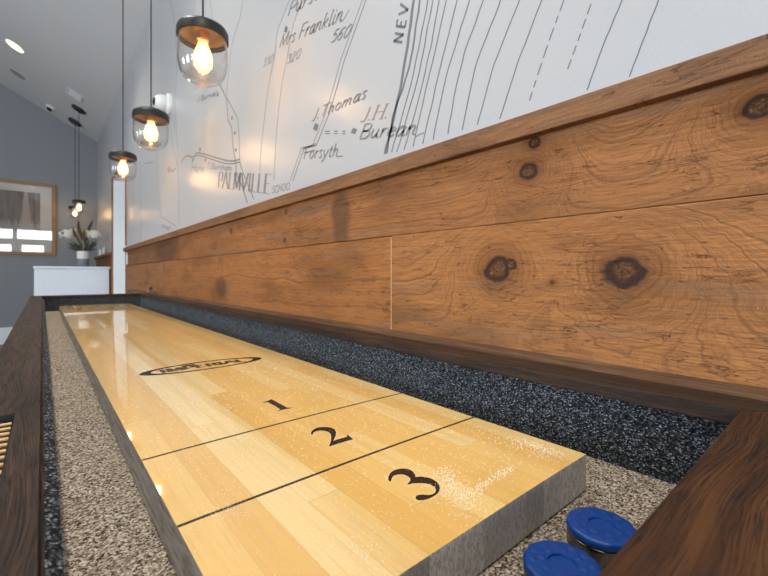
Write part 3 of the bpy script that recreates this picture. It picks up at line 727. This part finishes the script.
box(bm, .001, .566, yo0+.006, .064, .66, .882); box(bm, .001, .566, 3.488, yo1-.006, .66, .882); box(bm, .001, .566, .064, 3.488, .74, .78)
link('cabinet', bm, M['rail'], tab)
for y in (.55, 2.95):
    bm = bmesh.new(); box(bm, .10, .46, y-.09, y+.09, .06, .74); box(bm, .06, .50, y-.12, y+.12, 0, .06); link('pedestal_leg', bm, M['rail'], tab, bevel=.004)
for o in (board,): pass

# powder on the board (uncountable)
bm = bmesh.new()
def grain(x, y, s):
    if not (.084 < x < .463 and .2 < y < 3.3): return
    z = zt(x)+.00002; p = [(x-s, y, z), (x+s*.8, y+s*.5, z), (x+.1*s, y-s, z), (x, y, z+s*1.1)]; v = [bm.verts.new(q) for q in p]
    for f in ((0, 1, 3), (1, 2, 3), (2, 0, 3), (0, 2, 1)): bm.faces.new([v[i] for i in f])
for k in range(3600):
    y = .2+abs(random.gauss(0, .42)); grain(random.uniform(.084, .463), y, random.uniform(.00022, .00052)*(1+y*.6))
for k in range(500): grain(random.uniform(.084, .463), random.uniform(.2, 3.2), random.uniform(.0003, .0007))
def trail(p, q, n, sp):
    a, b = Vector((*on_board(*p), 0)), Vector((*on_board(*q), 0))
    for k in range(n):
        t = random.random(); c = a.lerp(b, t); grain(c.x+random.gauss(0, sp), c.y+random.gauss(0, sp), random.uniform(.00025, .00065))
trail((448, 470), (462, 512), 420, .006); trail((462, 500), (512, 468), 380, .003); trail((520, 440), (560, 455), 320, .008); trail((330, 548), (370, 560), 160, .010); trail((215, 505), (235, 520), 120, .008)
trail((500, 440), (560, 462), 200, .010); trail((440, 475), (480, 520), 260, .014)
tag(link('shuffleboard_powder', bm, M['salt']), 'fine white powder sprinkled over the maple board, thickest at its near end', 'powder', kind='stuff')

# ============================================================ pucks
def puck():
    t = thing('shuffleboard_puck', (0, 0, 0), '', 'puck', 'blue capped pucks in the gutter')
    bm = bmesh.new(); lathe(bm, [(0, 0), (.0262, 0), (.0280, .0018), (.0284, .006), (.0276, .0095), (.0284, .0125), (.0280, .0150), (.0268, .0158), (0, .0158)], 64)
    link('weight', bm, M['puck_steel'], t, True)['label'] = 'dark chromed steel puck base'
    wv = lambda a: 1+.014*math.cos(12*a)
    bm = bmesh.new(); lathe(bm, [(.0200, .0162), (.0278, .0164), (.0285, .0180), (.0283, .0205), (.0272, .0221), (.0250, .0228), (.0180, .0229)], 96, wav=wv)
    lathe(bm, [(.0180, .0228), (.0108, .0228), (.0103, .0222), (.0101, .0213), (.0, .0213)], 96)
    bmesh.ops.remove_doubles(bm, verts=bm.verts, dist=1e-4)
    cap = link('cap', bm, M['blue'], t, True)
    bm = bmesh.new()
    for ring, nn, off in ((.0148, 8, 0), (.0215, 12, .26)):
        for k in range(nn):
            a = 2*math.pi*k/nn+off; x, y = ring*math.cos(a), ring*math.sin(a)
            lathe(bm, [(0, .0011), (.0020, .0009), (.0031, .0004), (.0034, -.0002)], 8, x, y, .0226)
    o = link('moulded_relief', bm, M['blue'], None, True); o.parent = cap
    return t
def dup(root, loc, rotz=0, scale=1):
    r = root.copy(); C.objects.link(r); r.location = loc; r.rotation_euler = (0, 0, rotz); r.scale = (scale,)*3
    for ch in list(root.children):
        c = ch.copy(); C.objects.link(c); c.parent = r
        for g in list(ch.children):
            d_ = g.copy(); C.objects.link(d_); d_.parent = c
    return r
p1 = puck(); p1.location = (.3765, .1470, .7972); p1['label'] = 'blue capped puck in the gutter, the one nearer the planked wall'
p2 = dup(p1, (.3030, .1465, .7972), .4); p2['label'] = 'blue capped puck cut off by the bottom edge, left of the other puck'

# ============================================================ pendants
K = 1.53
def pendant(cord, tilt=27.9):
    """origin at the middle of the cap's top"""
    t = thing('pendant_lamp', (0, 0, 0), '', 'pendant lamp')
    R_ = .0535
    bm = bmesh.new()
    lathe(bm, [(0, .004), (.02, .003), (.040, -.001), (.050, -.007), (R_, -.014), (R_, -.030), (R_-.002, -.031), (R_-.0035, -.030), (R_-.0035, -.014), (.045, -.006), (0, -.003)], 48)
    link('cap', bm, M['black'], t, True)
    bm = bmesh.new(); lathe(bm, [(R_-.004, -.020), (.040, -.0155), (.020, -.014), (.015, -.016), (.013, -.028), (.0145, -.032), (.0125, -.036), (.0, -.036)], 40)
    link('brass_reflector', bm, M['brass'], t, True)
    bm = bmesh.new(); pr = [(R_-.0045, -.024), (R_-.0035, -.034), (R_-.002, -.060), (R_-.002, -.095), (R_-.006, -.118), (.040, -.134), (.026, -.145), (.012, -.150), (.006, -.150), (0, -.149)]
    pr = [(r, -.024+(z+.024)*.83) for r, z in pr]
    lathe(bm, pr, 48)
    lathe(bm, [(.0495, -.094), (.046, -.104), (.037, -.1085), (.022, -.106), (.008, -.104), (0, -.104)], 40)
    link('glass_shade', bm, M['shade'], t, True)
    bm = bmesh.new(); lathe(bm, [(.0085, -.034), (.010, -.040), (.0165, -.056), (.0205, -.072), (.0190, -.088), (.011, -.100), (0, -.104)], 24)
    b = link('bulb', bm, M['bulb'], t, True)
    bm = bmesh.new()
    for k in range(5):
        a = 2*math.pi*k/5; tube(bm, [(.0065*math.cos(a), .0065*math.sin(a), -.050), (.0085*math.cos(a), .0085*math.sin(a), -.090)], .0013, 6)
    f = link('filament', bm, M['filament']); f.parent = b
    bm = bmesh.new(); tube(bm, [(0, 0, .002), (0, 0, cord)], .0021, 8); link('cord', bm, M['cord'], t)
    bm = bmesh.new(); lathe(bm, [(0, 0), (.060, 0), (.060, -.010), (.056, -.016), (0, -.018)], 32)
    ca = link('ceiling_canopy', bm, M['black'], t, True); ca.location = (0, 0, cord+.002); ca.rotation_euler = (0, R(tilt), 0)
    return t
PX_ = .272*K; PZ = CH+(1.592-CH)*K
pa = pendant((ceil_z(PX_)-PZ)/K); pa.location = (PX_, .943*K, PZ); pa.scale = (K,)*3; pa['group'] = 'pendants hanging over the shuffleboard table'
pa['label'] = 'largest-looking glass pendant with black cap, nearest of three over the table'
pb = dup(pa, (PX_, 1.505*K, PZ-.021), 0, K); pb['label'] = 'glass pendant with black cap, middle of the three over the table'
pc = dup(pa, (PX_, 2.109*K, PZ-.016), 0, K); pc['label'] = 'glass pendant with black cap, farthest of three, in front of the doorway'
fa = pendant((ceil_z(.402)-2.12)/K); fa.location = (.402, 7.284, 2.12); fa.scale = (K,)*3; fa['group'] = 'pendants beyond the white counter'
fa['label'] = 'small distant pendant above the vase, right one of the far pair'
fb = dup(fa, (.387, 7.919, 2.112), 0, K); fb['label'] = 'small distant pendant, left and slightly lower one of the far pair'

# ============================================================ ceiling fittings
TI = (0, R(27.9), 0)
def on_ceiling(x, y): return (x, y, ceil_z(x)-.0005)
t = thing('recessed_downlight', on_ceiling(-.251, 6.538), 'lit round recessed downlight in the sloped ceiling', 'ceiling light', rot=TI)
bm = bmesh.new(); lathe(bm, [(.088, .002), (.104, .002), (.104, -.004), (.090, -.006), (.088, .002)], 40); link('trim_ring', bm, M['plastic'], t, True)
bm = bmesh.new(); lathe(bm, [(0, -.003), (.0885, -.003), (.0885, .001), (0, .001)], 40); link('lens', bm, M['downlight'], t)
def down_lamp(x, y, power, spot=110):
    l = bpy.data.lights.new('downlight_beam', 'SPOT'); l.energy = power; l.color = (1, .92, .80); l.spot_size = R(spot); l.spot_blend = .8; l.shadow_soft_size = .07
    o = bpy.data.objects.new('downlight_beam', l); C.objects.link(o); o.location = (x, y, ceil_z(x)-.06)
down_lamp(-.251, 6.538, 25)
for k, y in enumerate((4.3, 2.1, -.1)):  # three unseen downlights, added to brighten the board from above
    c_ = dup(t, on_ceiling(-.251, y)); c_.rotation_euler = TI; c_['label'] = 'added unseen downlight in the sloped ceiling above the table, %s' % ('nearest the lit one', 'middle of its row', 'nearest the camera')[k]
    down_lamp(-.251, y, 125)
t = thing('ceiling_speaker', on_ceiling(-.255, 7.43), 'flat grey round speaker grille in the ceiling beyond the downlight', 'speaker', rot=TI)
bm = bmesh.new(); lathe(bm, [(0, -.006), (.092, -.006), (.092, .002), (0, .002)], 40); link('grille', bm, M['grille'], t)
bm = bmesh.new(); lathe(bm, [(.0925, .002), (.100, .002), (.100, -.006), (.0925, -.006), (.0925, .002)], 40); link('rim', bm, M['ceiling'], t)
t = thing('air_vent', on_ceiling(.327, 6.85), 'white rectangular air vent in the ceiling next to black canopies', 'vent', rot=TI); t.scale = (.85, .85, 1)
bm = bmesh.new()
box(bm, -.11, .11, -.13, -.105, -.010, .003); box(bm, -.11, .11, .105, .13, -.010, .003); box(bm, -.11, -.085, -.105, .105, -.010, .003); box(bm, .085, .11, -.105, .105, -.010, .003)
link('frame', bm, M['plastic'], t)
bm = bmesh.new()
for k in range(7): box(bm, -.085, .085, -.098+k*.03, -.084+k*.03, -.006, .002)
link('louvres', bm, M['plastic'], t)
t = thing('smoke_detector', on_ceiling(.099, 7.956), 'small white ceiling dome with black centre near the far pendants', 'ceiling detector', rot=TI)
bm = bmesh.new(); lathe(bm, [(0, .002), (.062, .002), (.062, -.02), (.050, -.034), (.036, -.034)], 32); link('base', bm, M['plastic'], t, True)
bm = bmesh.new(); lathe(bm, [(.036, -.033), (.034, -.050), (.022, -.062), (0, -.068)], 32); link('lens_dome', bm, M['dome'], t, True)

# security camera on the mural
q = on_wall(170, 105, XW)
t = thing('security_camera', (XW, q[0], q[1]), 'white round security camera mounted on the mural behind the middle pendant', 'camera', rot=(0, R(-90), 0))
bm = bmesh.new(); lathe(bm, [(0, .001), (.075, .001), (.075, .02), (.066, .03), (.05, .03)], 32); link('mount', bm, M['plastic'], t, True)
bm = bmesh.new(); lathe(bm, [(.052, .029), (.058, .045), (.056, .07), (.040, .095), (.028, .100)], 32); link('housing', bm, M['plastic'], t, True)
bm = bmesh.new(); lathe(bm, [(.028, .099), (.022, .108), (0, .112)], 24); link('lens', bm, M['dome'], t, True)
# switch plate
t = thing('light_switch', (XF, 5.06, 1.15), 'white switch plate on the timber planks beside the doorway', 'switch')
bm = B(-.006, 0, -.04, .04, 0, .13); link('plate', bm, M['plastic'], t, bevel=.001); link('rocker', B(-.010, -.006, -.016, .016, .035, .095), M['plastic'], t)

# clamp on the ledge at the far end
t = thing('metal_clamp', (.652, 3.62, .8985), 'small silver clamp with black knob on the ledge at the table far end', 'clamp')
bm = bmesh.new(); box(bm, -.022, .022, -.05, .05, 0, .012); box(bm, -.010, .010, -.02, .02, .012, .022); link('body', bm, M['steel'], t, bevel=.002)
bm = bmesh.new(); lathe(bm, [(0, .022), (.006, .022), (.006, .030), (.013, .031), (.014, .040), (.010, .043), (0, .043)], 20); link('knob', bm, M['black'], t, True)

# ============================================================ background furniture
t = thing('counter', (.30, 6.62, 0), 'white boxy half-height counter behind the far end of the table', 'counter'); t['_at'] = (.30, 6.62, 0)
link('body', B(-.078, .672, 6.41, 6.86, 0, 1.118), M['white'], t, bevel=.003)
link('top', B(-.087, .683, 6.395, 6.88, 1.1185, 1.145), M['white'], t, bevel=.002)

# vase with flowers on the counter
V0 = Vector((.0762*6.0+.054, 6.62, 1.1455)); V0.x = sight(83, 270).x/sight(83, 270).y*6.62
t = thing('flower_vase', V0, 'grey and white ceramic vase standing on the white counter', 'vase')
bm = bmesh.new(); lathe(bm, [(0, 0), (.060, 0), (.064, .01), (.064, .105)], 32); link('base', bm, M['vase_grey'], t, True)['label'] = 'grey lower half of the vase'
bm = bmesh.new(); lathe(bm, [(.064, .105), (.066, .11), (.066, .203), (.060, .206), (.058, .198), (.058, .12), (0, .12)], 32); link('neck', bm, M['vase_white'], t, True)['label'] = 'white upper half of the vase'
t = thing('dried_bouquet', V0+Vector((0, 0, .13)), 'bouquet of cream blooms, dark leaves and tall brown plumes in the vase', 'bouquet')
def bloom(cx, cy, cz, r):
    bm = bmesh.new(); rnd = random.Random(int(cx*1000))
    for k in range(70):
        a = rnd.uniform(0, 6.28); b = math.acos(rnd.uniform(-.6, 1)); rr = r*rnd.uniform(.72, .95)
        p = Vector((rr*math.sin(b)*math.cos(a), rr*math.sin(b)*math.sin(a), rr*math.cos(b)*.8))
        m = Matrix.Translation(Vector((cx, cy, cz))+p)@p.to_track_quat('Z', 'Y').to_matrix().to_4x4()
        g = bmesh.ops.create_icosphere(bm, subdivisions=1, radius=r*.26, matrix=m@Matrix.Diagonal((1, 1, .45, 1)))
    return link('bloom', bm, M['petal'], t, True)
s_ = .0132  # metres a pixel at the vase
def at(px, py, dy=0.0): return Vector(((px-83)*.0125, dy, (250-py)*s_+.055-.0))
for (px, py, r, dy) in ((69.5, 233, .082, -.02), (76, 230, .070, .05), (93, 232, .085, .0), (88, 229, .05, .06)):
    p = at(px, py, dy); bloom(p.x, p.y, p.z, r)
    bm = bmesh.new(); tube(bm, [(p.x*.1, 0, 0), (p.x*.55, dy*.5, p.z*.6), (p.x, p.y, p.z-.02)], .003, 6); link('stem', bm, M['stem'], t)
def plume(px0, py0, px1, py1, r, dy):
    a, b = at(px0, py0, dy), at(px1, py1, dy*1.5); bm = bmesh.new()
    pts = [a.lerp(b, k/8)+Vector((.006*math.sin(k), 0, 0)) for k in range(9)]
    tube(bm, pts, r, 9, rs=[r*v for v in (.25, .6, .85, 1, 1, .95, .8, .5, .12)]); link('plume', bm, M['plume'], t, True)
    bm = bmesh.new(); tube(bm, [(a.x*.2, 0, 0), tuple(a.lerp(b, .1))], .003, 6); link('stem', bm, M['stem'], t)
plume(82, 238, 78.5, 217, .020, .0); plume(85, 240, 91.5, 215, .020, .03); plume(80, 241, 73.5, 225, .015, -.04); plume(84, 243, 83.5, 226, .015, -.03)
rnd = random.Random(3)
for k in range(34):
    sgn = -1 if k % 2 else 1
    px = 83+sgn*rnd.uniform(2, 14); py = rnd.uniform(236, 246); e = at(px, py, rnd.uniform(-.08, .08)); s0 = Vector((e.x*.25, e.y*.3, .06))
    bm = bmesh.new(); d = (e-s0); side = d.cross(Vector((0, 1, .3))).normalized()*.014; m_ = s0.lerp(e, .5)+Vector((0, 0, .012))
    nrm = Vector((0, .002, 0)); A_ = [bm.verts.new(p) for p in (s0, m_+side, e, m_-side)]; B_ = [bm.verts.new(p+nrm) for p in (s0, m_+side*.8, e, m_-side*.8)]
    bm.faces.new(A_); bm.faces.new(B_)
    for i in range(4): bm.faces.new((A_[i], A_[(i+1) % 4], B_[(i+1) % 4], B_[i]))
    link('leaf', bm, M['leaf'], t)

# two little cups on the far ledge
for k, (px) in enumerate((100.5, 104.2)):
    d = sight(px, 255); yy = .674*d.y/d.x
    bm = bmesh.new(); lathe(bm, [(0, 0), (.022, 0), (.024, .01), (.022, .085), (.012, .10), (0, .102)], 20)
    o = link('candle_jar', bm, M['vase_white'], None, True); o.location = (.674, yy, 1.3345)
    tag(o, ('left' if k == 0 else 'right')+' one of two small white jars on the far timber ledge', 'jar', 'small white jars on the far ledge')

# framed picture on the back wall
P0 = (-.49, YB-.002, 1.345)
t = thing('framed_picture', P0, 'large oak framed landscape print with wide ivory mat on the grey back wall', 'picture'); t['_at'] = P0
x0, x1, z0, z1 = -1.14, .162, 1.345, 2.475; fw = .05; y1 = YB-.001; y0 = YB-.036
bm = bmesh.new(); box(bm, x0, x1, y0, y1, z0, z0+fw); box(bm, x0, x1, y0, y1, z1-fw, z1); box(bm, x0, x0+fw, y0, y1, z0+fw, z1-fw); box(bm, x1-fw, x1, y0, y1, z0+fw, z1-fw)
link('frame', bm, M['oak_frame'], t)
link('mat_board', B(x0+fw, x1-fw, YB-.012, YB-.004, z0+fw, z1-fw), M['mat'], t)
link('print', B(x0+.16, -.028, YB-.014, YB-.012, z0+.36, 2.315), M['art'], t)
link('glass', B(x0+fw, x1-fw, YB-.024, YB-.021, z0+fw, z1-fw), M['picture_glass'], t)

# ============================================================ light
W = bpy.data.worlds.new('sky'); bpy.context.scene.world = W; W.use_nodes = True
nt = W.node_tree; bg = nt.nodes['Background']; bg.inputs[0].default_value = (.86, .93, 1.0, 1); bg.inputs[1].default_value = 13
sc_ = bpy.context.scene
cam = bpy.data.cameras.new('camera'); co = bpy.data.objects.new('camera', cam); C.objects.link(co)
co.location = (0, 0, CH); co.rotation_euler = (R(90), 0, -YAW)
cam.sensor_width = 36; cam.lens = FPX/768*36; cam.shift_y = -(288-PY0)/768; cam.clip_start = .02
cam.dof.use_dof = True; cam.dof.focus_distance = .52; cam.dof.aperture_fstop = 10.0
sc_.camera = co
vs = sc_.view_settings; vs.view_transform = 'Standard'; vs.look = 'None'; vs.gamma = 1; vs.use_curve_mapping = False; vs.exposure = 0.0
for o in bpy.data.objects:
    if '_at' in o.keys(): del o['_at']
